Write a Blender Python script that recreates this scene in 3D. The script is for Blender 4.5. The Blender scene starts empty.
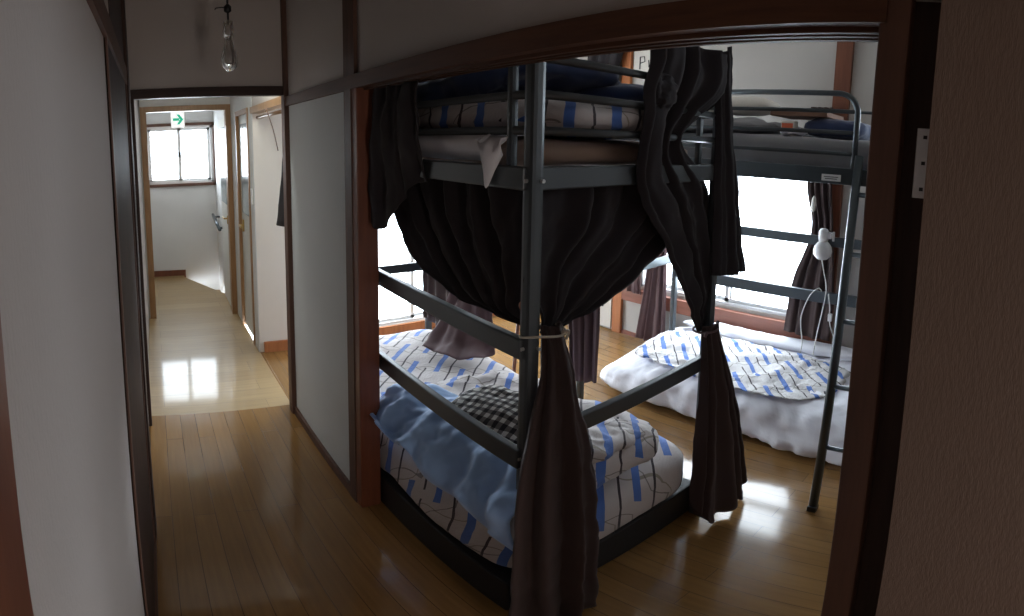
import bpy, bmesh, math, random
from mathutils import Vector, Matrix, noise
R = math.radians
scene = bpy.context.scene
C = scene.collection

# ------------------------------------------------------------------ camera
CAM_H = 1.6
YAW, PITCH, ROLL = R(-38.3), R(-5.75), R(-1.02)
FU, FV, YH = 539.4, 510.5, 191.8          # sweep panorama: px per radian, horizon row
cd = bpy.data.cameras.new('camera')
cd.type = 'PANO'
cd.panorama_type = 'EQUIRECTANGULAR'
cd.longitude_min = -512 / FU
cd.longitude_max = 512 / FU
cd.latitude_max = YH / FV
cd.latitude_min = -(616 - YH) / FV
cd.clip_start = 0.01
cam = bpy.data.objects.new('camera', cd)
C.objects.link(cam)
rot = Matrix.Rotation(YAW, 3, 'Z') @ Matrix.Rotation(PITCH, 3, 'X') @ Matrix.Rotation(ROLL, 3, 'Y')
rx, ry, rz = rot @ Vector((1, 0, 0)), rot @ Vector((0, 1, 0)), rot @ Vector((0, 0, 1))
M4 = Matrix.Identity(4)
for i in range(3):
    M4[i][0], M4[i][1], M4[i][2] = rx[i], rz[i], -ry[i]
M4.translation = (0, 0, CAM_H)
cam.matrix_world = M4
scene.camera = cam

# ------------------------------------------------------------------ world and light
scene.view_settings.view_transform = 'Standard'
scene.view_settings.look = 'None'
scene.view_settings.gamma = 1.0
scene.view_settings.use_curve_mapping = False
scene.view_settings.exposure = 0.12
world = bpy.data.worlds.new('overcast_sky')
scene.world = world
world.use_nodes = True
bg = world.node_tree.nodes['Background']
bg.inputs['Color'].default_value = (0.86, 0.93, 1.0, 1)
bg.inputs['Strength'].default_value = 14.0
scene.cycles.max_bounces = 10
scene.cycles.diffuse_bounces = 6
scene.cycles.sample_clamp_indirect = 6.0
scene.cycles.use_adaptive_sampling = False

def area(name, loc, rot, sx, sy, power, col, portal=False, spread=180):
    l = bpy.data.lights.new(name, 'AREA')
    l.shape = 'RECTANGLE'; l.size = sx; l.size_y = sy
    l.energy = power; l.color = col
    l.cycles.is_portal = portal
    l.spread = R(spread)
    o = bpy.data.objects.new(name, l); C.objects.link(o)
    o.location = loc; o.rotation_euler = rot
    return o
# portals over the real window openings: they guide the sky's light inside
area('sky_portal', (3.27, 1.72, 1.08), (0, R(90), 0), 1.25, 1.5, 1, (1, 1, 1), True)
area('sky_portal', (1.90, 3.70, 0.95), (R(-90), 0, 0), 1.5, 1.75, 1, (1, 1, 1), True)
area('sky_portal', (0.32, 6.22, 1.48), (R(-90), 0, 0), 0.76, 0.68, 1, (1, 1, 1), True)
area('sky_portal', (3.27, -0.05, 1.9), (0, R(90), 0), 0.9, 0.7, 1, (1, 1, 1), True)

# unseen fills added to brighten the hall: behind the camera and under the ceiling
area('added_fill_behind', (.46, -1.24, .95), (R(84), 0, R(17)), .3, 1.1, 8.5, (1, .90, .82))  # added warm fill from behind, no window is modelled there
area('added_hall_fill', (.30, 2.80, 2.285), (0, 0, 0), .45, .12, 7, (.92, 1, .94))  # added light without a fixture, hidden behind the dropped wall
area('added_landing_fill', (.30, 4.84, 2.25), (0, 0, 0), .45, .16, 2.5, (.95, 1, .97))  # added light for the landing, out of view above the doorway

# ------------------------------------------------------------------ materials
def newmat(name):
    m = bpy.data.materials.new(name); m.use_nodes = True
    nt = m.node_tree
    return m, nt, nt.nodes['Principled BSDF']
def N(nt, t, **kw):
    n = nt.nodes.new(t)
    for k, v in kw.items(): setattr(n, k, v)
    return n
def math_(nt, op, a, b=None, c=None):
    n = N(nt, 'ShaderNodeMath', operation=op)
    for i, v in enumerate((a, b, c)):
        if v is None: continue
        if isinstance(v, (int, float)): n.inputs[i].default_value = v
        else: nt.links.new(v, n.inputs[i])
    return n.outputs[0]
def bump(nt, bsdf, height, strength, dist=0.002):
    b = N(nt, 'ShaderNodeBump'); b.inputs['Strength'].default_value = strength; b.inputs['Distance'].default_value = dist
    nt.links.new(height, b.inputs['Height']); nt.links.new(b.outputs[0], bsdf.inputs['Normal'])
def mixcol(nt, fac, a, b):
    n = N(nt, 'ShaderNodeMix', data_type='RGBA')
    if isinstance(fac, (int, float)): n.inputs[0].default_value = fac
    else: nt.links.new(fac, n.inputs[0])
    for i, v in ((6, a), (7, b)):
        if isinstance(v, tuple): n.inputs[i].default_value = (*v, 1)
        else: nt.links.new(v, n.inputs[i])
    return n.outputs[2]
def objco(nt, scale=(1, 1, 1)):
    tc = N(nt, 'ShaderNodeTexCoord'); mp = N(nt, 'ShaderNodeMapping'); mp.inputs['Scale'].default_value = scale
    nt.links.new(tc.outputs['Object'], mp.inputs[0]); return mp.outputs[0]
def noisy(nt, vec, scale, detail=4, rough=.6):
    n = N(nt, 'ShaderNodeTexNoise'); n.inputs['Scale'].default_value = scale; n.inputs['Detail'].default_value = detail
    n.inputs['Roughness'].default_value = rough
    nt.links.new(vec, n.inputs['Vector']); return n.outputs['Fac']
def plain(name, col, rough=.6, metal=0, var=.12, nscale=8, bumpv=0, bscale=60, **kw):
    m, nt, b = newmat(name)
    v = objco(nt)
    f = noisy(nt, v, nscale)
    lo = tuple(c * (1 - var) for c in col); hi = tuple(min(1, c * (1 + var)) for c in col)
    nt.links.new(mixcol(nt, f, lo, hi), b.inputs['Base Color'])
    b.inputs['Roughness'].default_value = rough; b.inputs['Metallic'].default_value = metal
    if bumpv: bump(nt, b, noisy(nt, v, bscale), bumpv)
    for k, val in kw.items(): b.inputs[k].default_value = val
    return m
def wood(name, col, dark, rough=.4, axis='Z', scale=1.0):
    m, nt, b = newmat(name)
    s = {'Z': (18, 18, 1.6), 'Y': (18, 1.6, 18), 'X': (1.6, 18, 18)}[axis]
    v = objco(nt, tuple(q * scale for q in s))
    f = noisy(nt, v, 2.2, 6, .65)
    r = N(nt, 'ShaderNodeValToRGB'); r.color_ramp.elements[0].position = .32; r.color_ramp.elements[1].position = .7
    r.color_ramp.elements[0].color = (*dark, 1); r.color_ramp.elements[1].color = (*col, 1)
    nt.links.new(f, r.inputs[0]); nt.links.new(r.outputs[0], b.inputs['Base Color'])
    b.inputs['Roughness'].default_value = rough
    if name.startswith('dark'): b.inputs['Specular IOR Level'].default_value = .25
    bump(nt, b, f, .15)
    return m
def wallpaper(name, col):
    m, nt, b = newmat(name)
    v = objco(nt)
    f = noisy(nt, v, 3, 3); g = noisy(nt, objco(nt, (1, 1, .25)), 260, 3, .7)
    nt.links.new(mixcol(nt, f, tuple(c * .94 for c in col), tuple(min(1, c * 1.05) for c in col)), b.inputs['Base Color'])
    b.inputs['Roughness'].default_value = .85
    bump(nt, b, g, .55, .0015)
    return m
def planks(name, axis, c1, c2, gap, rough, w=.078, l=.9):
    m, nt, b = newmat(name)
    tc = N(nt, 'ShaderNodeTexCoord'); mp = N(nt, 'ShaderNodeMapping')
    nt.links.new(tc.outputs['Object'], mp.inputs[0])
    if axis == 'Y': mp.inputs['Rotation'].default_value = (0, 0, R(90))
    br = N(nt, 'ShaderNodeTexBrick'); br.offset = .37; br.inputs['Scale'].default_value = 1
    br.inputs['Brick Width'].default_value = l; br.inputs['Row Height'].default_value = w
    br.inputs['Mortar Size'].default_value = .0012; br.inputs['Mortar Smooth'].default_value = .3
    br.inputs['Color1'].default_value = (*c1, 1); br.inputs['Color2'].default_value = (*c2, 1); br.inputs['Mortar'].default_value = (*gap, 1)
    nt.links.new(mp.outputs[0], br.inputs['Vector'])
    mp2 = N(nt, 'ShaderNodeMapping'); mp2.inputs['Scale'].default_value = (2, 40, 2)
    nt.links.new(mp.outputs[0], mp2.inputs[0])
    g = noisy(nt, mp2.outputs[0], 1.5, 5)
    mul = N(nt, 'ShaderNodeMix', data_type='RGBA', blend_type='MULTIPLY'); mul.inputs[0].default_value = .45
    nt.links.new(br.outputs['Color'], mul.inputs[6])
    rr = N(nt, 'ShaderNodeValToRGB'); rr.color_ramp.elements[0].color = (.55, .5, .45, 1); rr.color_ramp.elements[0].position = .3; rr.color_ramp.elements[1].position = .65
    nt.links.new(g, rr.inputs[0]); nt.links.new(rr.outputs[0], mul.inputs[7])
    nt.links.new(mul.outputs[2], b.inputs['Base Color'])
    f = noisy(nt, tc.outputs['Object'], 5, 5)
    nt.links.new(math_(nt, 'MULTIPLY_ADD', f, .16, rough - .08), b.inputs['Roughness'])
    b.inputs['Coat Weight'].default_value = .6; b.inputs['Coat Roughness'].default_value = .08
    bump(nt, b, math_(nt, 'SUBTRACT', 1, br.outputs['Fac']), .35, .001)
    return m
def plaid(name, base=(.58, .53, .52), ang=0):
    m, nt, b = newmat(name)
    uv = N(nt, 'ShaderNodeUVMap'); sp = N(nt, 'ShaderNodeSeparateXYZ'); mp = N(nt, 'ShaderNodeMapping'); mp.inputs['Rotation'].default_value = (0, 0, R(ang))
    nt.links.new(uv.outputs[0], mp.inputs[0]); nt.links.new(mp.outputs[0], sp.inputs[0])
    u, v = sp.outputs[0], sp.outputs[1]
    nz = noisy(nt, uv.outputs[0], 4, 2)
    s = math_(nt, 'ADD', math_(nt, 'DIVIDE', u, .155), math_(nt, 'MULTIPLY', nz, .22))
    fs = math_(nt, 'FRACT', s); fl = math_(nt, 'FLOOR', s)
    wob = math_(nt, 'MULTIPLY', math_(nt, 'SINE', math_(nt, 'MULTIPLY', u, 20)), .17)
    def band(c, w): return math_(nt, 'LESS_THAN', math_(nt, 'ABSOLUTE', math_(nt, 'SUBTRACT', fs, c)), w)
    def dash(q, k, p): return math_(nt, 'LESS_THAN', math_(nt, 'FRACT', math_(nt, 'ADD', math_(nt, 'DIVIDE', v, q), math_(nt, 'MULTIPLY', fl, k))), p)
    blue = math_(nt, 'MULTIPLY', band(.25, .11), dash(.40, .43, .70))
    black = math_(nt, 'MULTIPLY', band(.74, .034), dash(.38, .31, .84))
    t = math_(nt, 'FRACT', math_(nt, 'ADD', math_(nt, 'DIVIDE', v, .19), wob))
    olive = math_(nt, 'LESS_THAN', math_(nt, 'ABSOLUTE', math_(nt, 'SUBTRACT', t, .5)), .018)
    t2 = math_(nt, 'FRACT', math_(nt, 'SUBTRACT', math_(nt, 'DIVIDE', v, .19), wob))
    olive2 = math_(nt, 'LESS_THAN', math_(nt, 'ABSOLUTE', math_(nt, 'SUBTRACT', t2, .56)), .016)
    c = mixcol(nt, nz, tuple(q * .9 for q in base), base)
    c = mixcol(nt, math_(nt, 'MULTIPLY', olive, .75), c, (.22, .19, .13))
    c = mixcol(nt, math_(nt, 'MULTIPLY', olive2, .7), c, (.10, .08, .07))
    c = mixcol(nt, blue, c, (.075, .17, .50))
    c = mixcol(nt, black, c, (.035, .022, .03))
    nt.links.new(c, b.inputs['Base Color']); b.inputs['Roughness'].default_value = .85
    b.inputs['Sheen Weight'].default_value = .15
    bump(nt, b, noisy(nt, uv.outputs[0], 14, 4), .6, .012)
    return m
def gingham(name):
    m, nt, b = newmat(name)
    uv = N(nt, 'ShaderNodeUVMap'); sp = N(nt, 'ShaderNodeSeparateXYZ'); nt.links.new(uv.outputs[0], sp.inputs[0])
    a = math_(nt, 'LESS_THAN', math_(nt, 'FRACT', math_(nt, 'DIVIDE', sp.outputs[0], .030)), .5)
    d = math_(nt, 'LESS_THAN', math_(nt, 'FRACT', math_(nt, 'DIVIDE', sp.outputs[1], .030)), .5)
    f = math_(nt, 'MULTIPLY', math_(nt, 'ADD', a, d), .5)
    r = N(nt, 'ShaderNodeValToRGB'); r.color_ramp.interpolation = 'CONSTANT'
    r.color_ramp.elements[0].color = (.72, .70, .66, 1); e = r.color_ramp.elements[1]; e.position = .3; e.color = (.17, .15, .14, 1)
    e = r.color_ramp.elements.new(.8); e.color = (.015, .012, .014, 1)
    nt.links.new(f, r.inputs[0]); nt.links.new(r.outputs[0], b.inputs['Base Color']); b.inputs['Roughness'].default_value = .9
    return m
def fabric(name, col, rough=.9, sheen=.2, var=.15, trans=0):
    m, nt, b = newmat(name)
    v = objco(nt)
    f = noisy(nt, v, 6, 4); g = noisy(nt, v, 400, 2)
    nt.links.new(mixcol(nt, f, tuple(c * (1 - var) for c in col), tuple(min(1, c * (1 + var)) for c in col)), b.inputs['Base Color'])
    b.inputs['Roughness'].default_value = rough; b.inputs['Sheen Weight'].default_value = sheen
    if trans:
        tr = N(nt, 'ShaderNodeBsdfTranslucent'); tr.inputs[0].default_value = (*[min(1, c * 1.2) for c in col], 1)
        mx = N(nt, 'ShaderNodeMixShader'); mx.inputs[0].default_value = trans
        out = nt.nodes['Material Output']
        nt.links.new(b.outputs[0], mx.inputs[1]); nt.links.new(tr.outputs[0], mx.inputs[2]); nt.links.new(mx.outputs[0], out.inputs[0])
    bump(nt, b, g, .25, .001)
    return m

M = dict(
    paper=wallpaper('grey_white_wallpaper', (.50, .455, .43)),
    paper_room=wallpaper('bedroom_wallpaper', (.46, .43, .40)),
    paper_cool=wallpaper('pale_wallpaper', (.60, .62, .62)),
    paper_brown=wallpaper('brown_wallpaper', (.19, .132, .105)),
    hallpaint=wallpaper('hall_end_wallpaper', (.66, .66, .65)),
    pinkpaper=wallpaper('cream_wallpaper', (.72, .66, .60)),
    ceil=plain('ceiling_board', (.45, .42, .38), .8),
    dark=wood('dark_brown_wood', (.060, .032, .024), (.028, .015, .012), .62),
    darkY=wood('dark_brown_beam_wood', (.125, .052, .027), (.07, .029, .017), .55, 'Y'),
    darkX=wood('dark_brown_cross_wood', (.055, .030, .024), (.03, .017, .014), .4, 'X'),
    red=wood('reddish_brown_wood', (.20, .062, .028), (.13, .038, .018), .4),
    column=wood('column_brown_wood', (.125, .056, .034), (.075, .034, .022), .6),
    orange=wood('orange_brown_wood', (.50, .19, .07), (.36, .12, .045), .4),
    orangeY=wood('orange_brown_sill_wood', (.27, .10, .065), (.20, .07, .045), .4, 'Y'),
    tan=wood('tan_door_frame_wood', (.36, .20, .09), (.25, .13, .055), .4),
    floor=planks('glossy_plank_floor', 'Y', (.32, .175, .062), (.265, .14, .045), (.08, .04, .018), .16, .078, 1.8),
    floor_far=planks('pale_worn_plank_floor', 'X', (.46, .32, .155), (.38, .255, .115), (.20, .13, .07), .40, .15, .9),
    metal=plain('dark_grey_steel_paint', (.080, .088, .094), .35, .45, .1),
    metal2=plain('grey_steel_paint', (.085, .10, .11), .3, .6, .1),
    base=plain('black_bed_base', (.010, .010, .012), .6),
    curtain=fabric('dark_brown_curtain_cloth', (.050, .029, .027), .9, .06, .12),
    curtain2=fabric('black_brown_curtain_cloth', (.020, .015, .018), .92, .04, .12),
    curtain3=fabric('plum_brown_curtain_cloth', (.13, .075, .078), .85, .1, .12, .15),
    plaid=plaid('plaid_quilt_cloth'), plaid2=plaid('light_plaid_quilt_cloth', (.66, .64, .64)),
    gingham=gingham('gingham_cloth'),
    white=fabric('white_sheet_cloth', (.80, .80, .86), .8, .1, .04),
    tanmat=fabric('tan_mattress_cloth', (.42, .29, .22)),
    greymat=fabric('grey_mattress_cloth', (.22, .22, .235)),
    blue=fabric('light_blue_blanket_cloth', (.32, .50, .82), .7, .3, .15),
    navy=fabric('navy_blanket_cloth', (.030, .050, .125), .9, .3),
    black=plain('black_plastic', (.012, .012, .013), .45),
    wplastic=plain('white_plastic', (.78, .78, .78), .35, 0, .03),
    cable=plain('white_cable_sheath', (.80, .80, .78), .45, 0, .03),
    cord=plain('pale_cord', (.50, .45, .38), .8),
    alu=plain('pale_aluminium_frame', (.62, .62, .62), .35, .6, .05),
    gold=plain('brass_handle', (.55, .38, .14), .3, .9, .05),
    door=plain('cream_door_panel', (.66, .66, .62), .5, 0, .04),
    orangep=plain('orange_packet_print', (.75, .17, .08), .5),
    cream=plain('cream_paper', (.70, .66, .60), .7, 0, .05),
    brownp=plain('brown_cardboard', (.22, .12, .08), .8),
    ink=plain('black_ink', (.03, .03, .03), .7),
    sign=plain('lit_sign_face', (.9, .9, .9), .4, 0, .02, **{'Emission Color': (1, 1, 1, 1), 'Emission Strength': .7}),
    green=plain('green_sign_print', (.02, .42, .27), .5, 0, .03, **{'Emission Color': (.02, .50, .30, 1), 'Emission Strength': .6}),
)
def glassmat(name, col, rough, trans_frac):
    m = bpy.data.materials.new(name); m.use_nodes = True; nt = m.node_tree
    b = nt.nodes['Principled BSDF']; out = nt.nodes['Material Output']
    b.inputs['Base Color'].default_value = (*col, 1); b.inputs['Roughness'].default_value = rough
    b.inputs['Transmission Weight'].default_value = 0
    t = N(nt, 'ShaderNodeBsdfTransparent'); t.inputs[0].default_value = (.97, .99, 1, 1)
    g = N(nt, 'ShaderNodeBsdfGlossy'); g.inputs['Roughness'].default_value = rough
    mx = N(nt, 'ShaderNodeMixShader'); mx.inputs[0].default_value = trans_frac
    nt.links.new(t.outputs[0], mx.inputs[1]); nt.links.new(g.outputs[0], mx.inputs[2]); nt.links.new(mx.outputs[0], out.inputs[0])
    return m
M['glass'] = glassmat('window_glass', (1, 1, 1), .02, .06)
M['frost'] = plain('pale_blue_door_glass', (.42, .50, .54), .12, 0, .05)
mb = bpy.data.materials.new('clear_bulb_glass'); mb.use_nodes = True
_b = mb.node_tree.nodes['Principled BSDF']; _b.inputs['Roughness'].default_value = .05; _b.inputs['Transmission Weight'].default_value = 1; _b.inputs['Base Color'].default_value = (.85, .85, .85, 1)
M['bulb'] = mb

# ------------------------------------------------------------------ mesh helpers
def obj(name, bm, mat, parent=None, smooth=False):
    me = bpy.data.meshes.new(name); bm.normal_update(); bm.to_mesh(me); bm.free()
    o = bpy.data.objects.new(name, me); C.objects.link(o)
    for mm in (mat if isinstance(mat, (list, tuple)) else [mat]): me.materials.append(mm)
    if smooth:
        for p in me.polygons: p.use_smooth = True
    if parent is not None:
        o.parent = parent
        if parent.type == 'EMPTY' or True:
            o.matrix_parent_inverse = parent.matrix_world.inverted()
    return o
def thing(name, label, cat, loc=(0, 0, 0), group=None):
    o = bpy.data.objects.new(name, None); C.objects.link(o)
    o.empty_display_size = .05
    o.location = loc; o.matrix_world = Matrix.Translation(loc)
    return tag(o, label, cat, group)
def tag(o, label=None, cat=None, group=None):
    if label: o['label'] = label
    if cat: o['category'] = cat
    if group: o['group'] = group
    return o
def struct(name, bm, mat, parent=None, label=None, smooth=False):
    o = obj(name, bm, mat, parent, smooth)
    if parent is None:
        o['kind'] = 'structure'
    if label: o['label'] = label
    return o
def add_box(bm, x0, x1, y0, y1, z0, z1, bev=0, mi=0):
    vs = [bm.verts.new((x, y, z)) for x in (x0, x1) for y in (y0, y1) for z in (z0, z1)]
    fs = [(0, 1, 3, 2), (4, 6, 7, 5), (0, 4, 5, 1), (2, 3, 7, 6), (0, 2, 6, 4), (1, 5, 7, 3)]
    faces = []
    for f in fs:
        fc = bm.faces.new([vs[i] for i in f]); fc.material_index = mi; faces.append(fc)
    if bev:
        es = set(e for f in faces for e in f.edges)
        bmesh.ops.bevel(bm, geom=list(es), offset=bev, segments=2, affect='EDGES', profile=.5)
    return faces
def bx(*a, bev=0):
    bm = bmesh.new(); add_box(bm, *a, bev=bev); return bm
def boxes(lst, bev=0):
    bm = bmesh.new()
    for a in lst: add_box(bm, *a, bev=bev)
    return bm
def catmull(pts, n):
    pts = [Vector(p) for p in pts]
    if len(pts) == 2: return [pts[0].lerp(pts[1], i / (n - 1)) for i in range(n)]
    L = [0]
    for a, b in zip(pts, pts[1:]): L.append(L[-1] + max((b - a).length, 1e-6))
    out = []
    for i in range(n):
        d = L[-1] * i / (n - 1); k = 0
        while k < len(pts) - 2 and d > L[k + 1]: k += 1
        t = (d - L[k]) / (L[k + 1] - L[k]); t = min(max(t, 0), 1)
        p1, p2 = pts[k], pts[k + 1]
        p0 = pts[k - 1] if k else p1 * 2 - p2
        p3 = pts[k + 2] if k + 2 < len(pts) else p2 * 2 - p1
        out.append(.5 * ((2 * p1) + (p2 - p0) * t + (2 * p0 - 5 * p1 + 4 * p2 - p3) * t * t + (3 * p1 - p0 - 3 * p2 + p3) * t ** 3))
    return out
def add_tube(bm, pts, r, seg=10, closed_caps=True, rfun=None, square=False):
    pts = [Vector(p) for p in pts]
    rings = []; up = Vector((0, 0, 1)); prev = None
    for i, p in enumerate(pts):
        a = pts[max(i - 1, 0)]; b = pts[min(i + 1, len(pts) - 1)]
        t = (b - a).normalized()
        if prev is None:
            ref = Vector((1, 0, 0)) if abs(t.x) < .9 else Vector((0, 1, 0))
            n = (ref - t * ref.dot(t)).normalized()
        else:
            n = (prev - t * prev.dot(t)).normalized()
        prev = n; bn = t.cross(n)
        rr = rfun(i / (len(pts) - 1)) if rfun else r
        ring = []
        for k in range(seg):
            an = 2 * math.pi * k / seg
            c, s = math.cos(an), math.sin(an)
            if square:
                q = 1 / (abs(c) ** 6 + abs(s) ** 6) ** (1 / 6); c *= q; s *= q
            ring.append(bm.verts.new(p + n * c * rr + bn * s * rr))
        rings.append(ring)
    for a, b in zip(rings, rings[1:]):
        for k in range(seg):
            bm.faces.new((a[k], a[(k + 1) % seg], b[(k + 1) % seg], b[k]))
    if closed_caps:
        bm.faces.new(rings[0][::-1]); bm.faces.new(rings[-1])
def tube(pts, r, seg=10, **k):
    bm = bmesh.new(); add_tube(bm, pts, r, seg, **k); return bm
def add_lathe(bm, prof, c, seg=20, mi=0):
    rings = []
    for r, z in prof:
        rings.append([bm.verts.new((c[0] + r * math.cos(2 * math.pi * k / seg), c[1] + r * math.sin(2 * math.pi * k / seg), c[2] + z)) for k in range(seg)])
    for a, b in zip(rings, rings[1:]):
        for k in range(seg):
            f = bm.faces.new((a[k], a[(k + 1) % seg], b[(k + 1) % seg], b[k])); f.material_index = mi
    f = bm.faces.new(rings[0][::-1]); f.material_index = mi
    f = bm.faces.new(rings[-1]); f.material_index = mi
def lathe(prof, c, seg=20):
    bm = bmesh.new(); add_lathe(bm, prof, c, seg); return bm
def nz(p, s, seed=0):
    q = Vector(p) * s + Vector((seed * 13.7, seed * 7.1, seed * 3.3))
    return noise.fractal(q, 1.0, 2.0, 3)

def blob(c, h, mat, name, parent=None, p=5, q=3.2, n=26, amp=.012, ns=7, seed=0, deform=None, crease=0, uvs=1.0):
    """a stuffed cloth body: superellipsoid box of half sizes h with wrinkles"""
    bm = bmesh.new(); uvl = bm.loops.layers.uv.new('UVMap'); diag = mat.name.endswith('quilt_cloth')
    mx = max(h); nn = [max(6, int(n * a / mx)) for a in h]
    verts = {}
    def vert(i, j, k):
        key = (i, j, k)
        if key in verts: return verts[key]
        a = [2 * i / nn[0] - 1, 2 * j / nn[1] - 1, 2 * k / nn[2] - 1]
        # even out the corners
        a = [math.sin(v * math.pi / 2) * .35 + v * .65 for v in a]
        rr = (abs(a[0]) ** p + abs(a[1]) ** p) ** (1 / p)
        full = (rr ** q + abs(a[2]) ** q) ** (1 / q)
        m_ = max(abs(v) for v in a)
        s = m_ / full if full > 0 else 1
        P = Vector((a[0] * s * h[0], a[1] * s * h[1], a[2] * s * h[2]))
        nrm = Vector((a[0] ** 3 / h[0], a[1] ** 3 / h[1], a[2] ** 3 / h[2])).normalized()
        W = P + Vector(c)
        d = nz(W, ns, seed) * amp
        if crease: d -= abs(nz(W, ns * 2.1, seed + 5)) * crease
        P = P + nrm * d
        if diag:      # the cover's pattern lies at 45 degrees on top and runs straight down the sides
            uvv = ((W.y - W.x) * .9 + .25 * P.z * abs(nrm.x), (W.x + W.y) * .7 + 1.2 * P.z * (abs(nrm.x) * (-1 if nrm.x > 0 else 1) + abs(nrm.y) * (-1 if nrm.y > 0 else 1)))
        else:
            uvv = (W.y + P.z * abs(nrm.y) * (-1 if nrm.y > 0 else 1), W.x + P.z * abs(nrm.x) * (-1 if nrm.x > 0 else 1))
        W = P + Vector(c)
        if deform: W = deform(W)
        v = bm.verts.new(W); verts[key] = (v, uvv); return verts[key]
    def quad(a, b, c_, d):
        f = bm.faces.new((a[0], b[0], c_[0], d[0]))
        for lp, vv in zip(f.loops, (a, b, c_, d)): lp[uvl].uv = (vv[1][0] * uvs, vv[1][1] * uvs)
    X, Y, Z = nn
    for i in range(X):
        for j in range(Y):
            quad(vert(i, j, Z), vert(i + 1, j, Z), vert(i + 1, j + 1, Z), vert(i, j + 1, Z))
            quad(vert(i, j, 0), vert(i, j + 1, 0), vert(i + 1, j + 1, 0), vert(i + 1, j, 0))
    for i in range(X):
        for k in range(Z):
            quad(vert(i, 0, k), vert(i + 1, 0, k), vert(i + 1, 0, k + 1), vert(i, 0, k + 1))
            quad(vert(i, Y, k), vert(i, Y, k + 1), vert(i + 1, Y, k + 1), vert(i + 1, Y, k))
    for j in range(Y):
        for k in range(Z):
            quad(vert(0, j, k), vert(0, j, k + 1), vert(0, j + 1, k + 1), vert(0, j + 1, k))
            quad(vert(X, j, k), vert(X, j + 1, k), vert(X, j + 1, k + 1), vert(X, j, k + 1))
    bmesh.ops.recalc_face_normals(bm, faces=bm.faces)
    return obj(name, bm, mat, parent, True)

def cloth(name, strings, folds, amp, nrm, mat, parent=None, nu=90, nv=46, thick=.003, phase=0, seed=0, wr=.004, hem=0, uvscale=None):
    """cloth between strings (3D paths listed left to right), pleated along nrm; amp = function of v"""
    S = [catmull(s, nv) for s in strings]
    bm = bmesh.new(); uvl = bm.loops.layers.uv.new('UVMap'); nrm0 = nrm
    grid = []
    rows = []
    for j in range(nv):
        rows.append(catmull([s[j] for s in S], nu) if len(S) > 1 else None)
    for j in range(nv):
        v = j / (nv - 1); row = []
        for i in range(nu):
            u = i / (nu - 1)
            p = rows[j][i]
            n_ = Vector(nrm0(u) if callable(nrm0) else nrm0).normalized()
            a = amp(v) if callable(amp) else amp
            w = u + .018 * math.sin(u * 17 + seed) + .012 * math.sin(v * 3 + u * 9 + seed)
            f = math.sin(2 * math.pi * folds * w + phase)
            f = f * (.8 + .4 * math.sin(w * 23 + seed * 2))
            f += .22 * math.sin(2 * math.pi * folds * 1.6 * w + v * 1.5 + seed)
            p = p + n_ * (a * f + nz(p, 9, seed) * wr)
            if hem and j >= nv - 2: p = p + Vector((0, 0, hem * math.sin(u * 31 + seed)))
            row.append(bm.verts.new(p))
        grid.append(row)
    for j in range(nv - 1):
        for i in range(nu - 1):
            f = bm.faces.new((grid[j][i], grid[j + 1][i], grid[j + 1][i + 1], grid[j][i + 1]))
            if uvscale:
                for lp, (jj, ii) in zip(f.loops, ((j, i), (j + 1, i), (j + 1, i + 1), (j, i + 1))):
                    lp[uvl].uv = (ii / nu * uvscale[0], jj / nv * uvscale[1])
    o = obj(name, bm, mat, parent, True)
    md = o.modifiers.new('thickness', 'SOLIDIFY'); md.thickness = thick; md.offset = 0
    return o

# ================================================================== SETTING
XL, XW, XF, YE = -0.068, 0.676, 3.19, 3.60
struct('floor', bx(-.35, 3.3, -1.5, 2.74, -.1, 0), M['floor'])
fl2 = bmesh.new()
def poly(bm, pts, z0, z1):
    a = [bm.verts.new((x, y, z0)) for x, y in pts]; b = [bm.verts.new((x, y, z1)) for x, y in pts]
    bm.faces.new(a[::-1]); bm.faces.new(b)
    for i in range(len(pts)):
        j = (i + 1) % len(pts); bm.faces.new((a[i], a[j], b[j], b[i]))
poly(fl2, [(-.35, 2.74), (.69, 2.74), (.69, 4.57), (.70, 5.15), (.31, 6.02), (.31, 6.12), (-.35, 6.12)], -.1, 0)
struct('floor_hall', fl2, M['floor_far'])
struct('floor_room', bx(.69, 3.3, 2.74, 3.72, -.1, 0), M['floor'])
# ceiling
struct('ceiling', boxes([(-.35, 3.3, -1.5, 3.72, 2.5, 2.6)]), M['ceil'])
struct('ceiling_hall', boxes([(-.35, .95, 3.72, 6.3, 2.3, 2.6), (-.35, .70, 2.68, 3.72, 2.3, 2.5)]), M['hallpaint'])
# left wall of hall
struct('wall_left', boxes([(-.22, XL, .50, .90, 0, 2.5), (-.22, XL, .90, 1.64, 1.80, 2.5), (-.22, -.085, 1.64, 2.74, 0, 2.5), (-.22, -.09, 2.74, 4.7, 0, 2.5), (-.22, -.085, 4.7, 6.2, -.1, 2.5)]), M['paper'])
nw = bmesh.new()
poly(nw, [(-.22, .205), (-.066, .205), (-.068, .505), (-.22, .505)], 0, 2.5)
struct('wall_left_near', nw, M['paper'])
struct('wall_behind', boxes([(-.4, .75, -1.45, -1.35, 0, 2.5), (-.4, -.30, -1.4, .3, 0, 2.5), (-.4, -.2, .2, .3, 0, 2.5)]), M['paper'])
struct('trim_1', boxes([(-.22, -.064, .10, .206, 0, 2.5)]), M['red'])
struct('trim_2', bx(-.12, -.057, 1.64, 1.75, 0, 2.5, bev=.002), M['dark'])
struct('trim_3', boxes([(-.10, -.0605, .30, 1.64, 1.80, 1.857)]), M['darkY'])
d5 = struct('door_5', bx(-.11, -.0655, .905, 1.635, .03, 1.80), M['dark'])
obj('door_stile', boxes([(-.07, -.0625, .905, .93, .03, 1.80), (-.07, -.0625, 1.61, 1.635, .03, 1.80)]), M['column'], d5)
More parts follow.
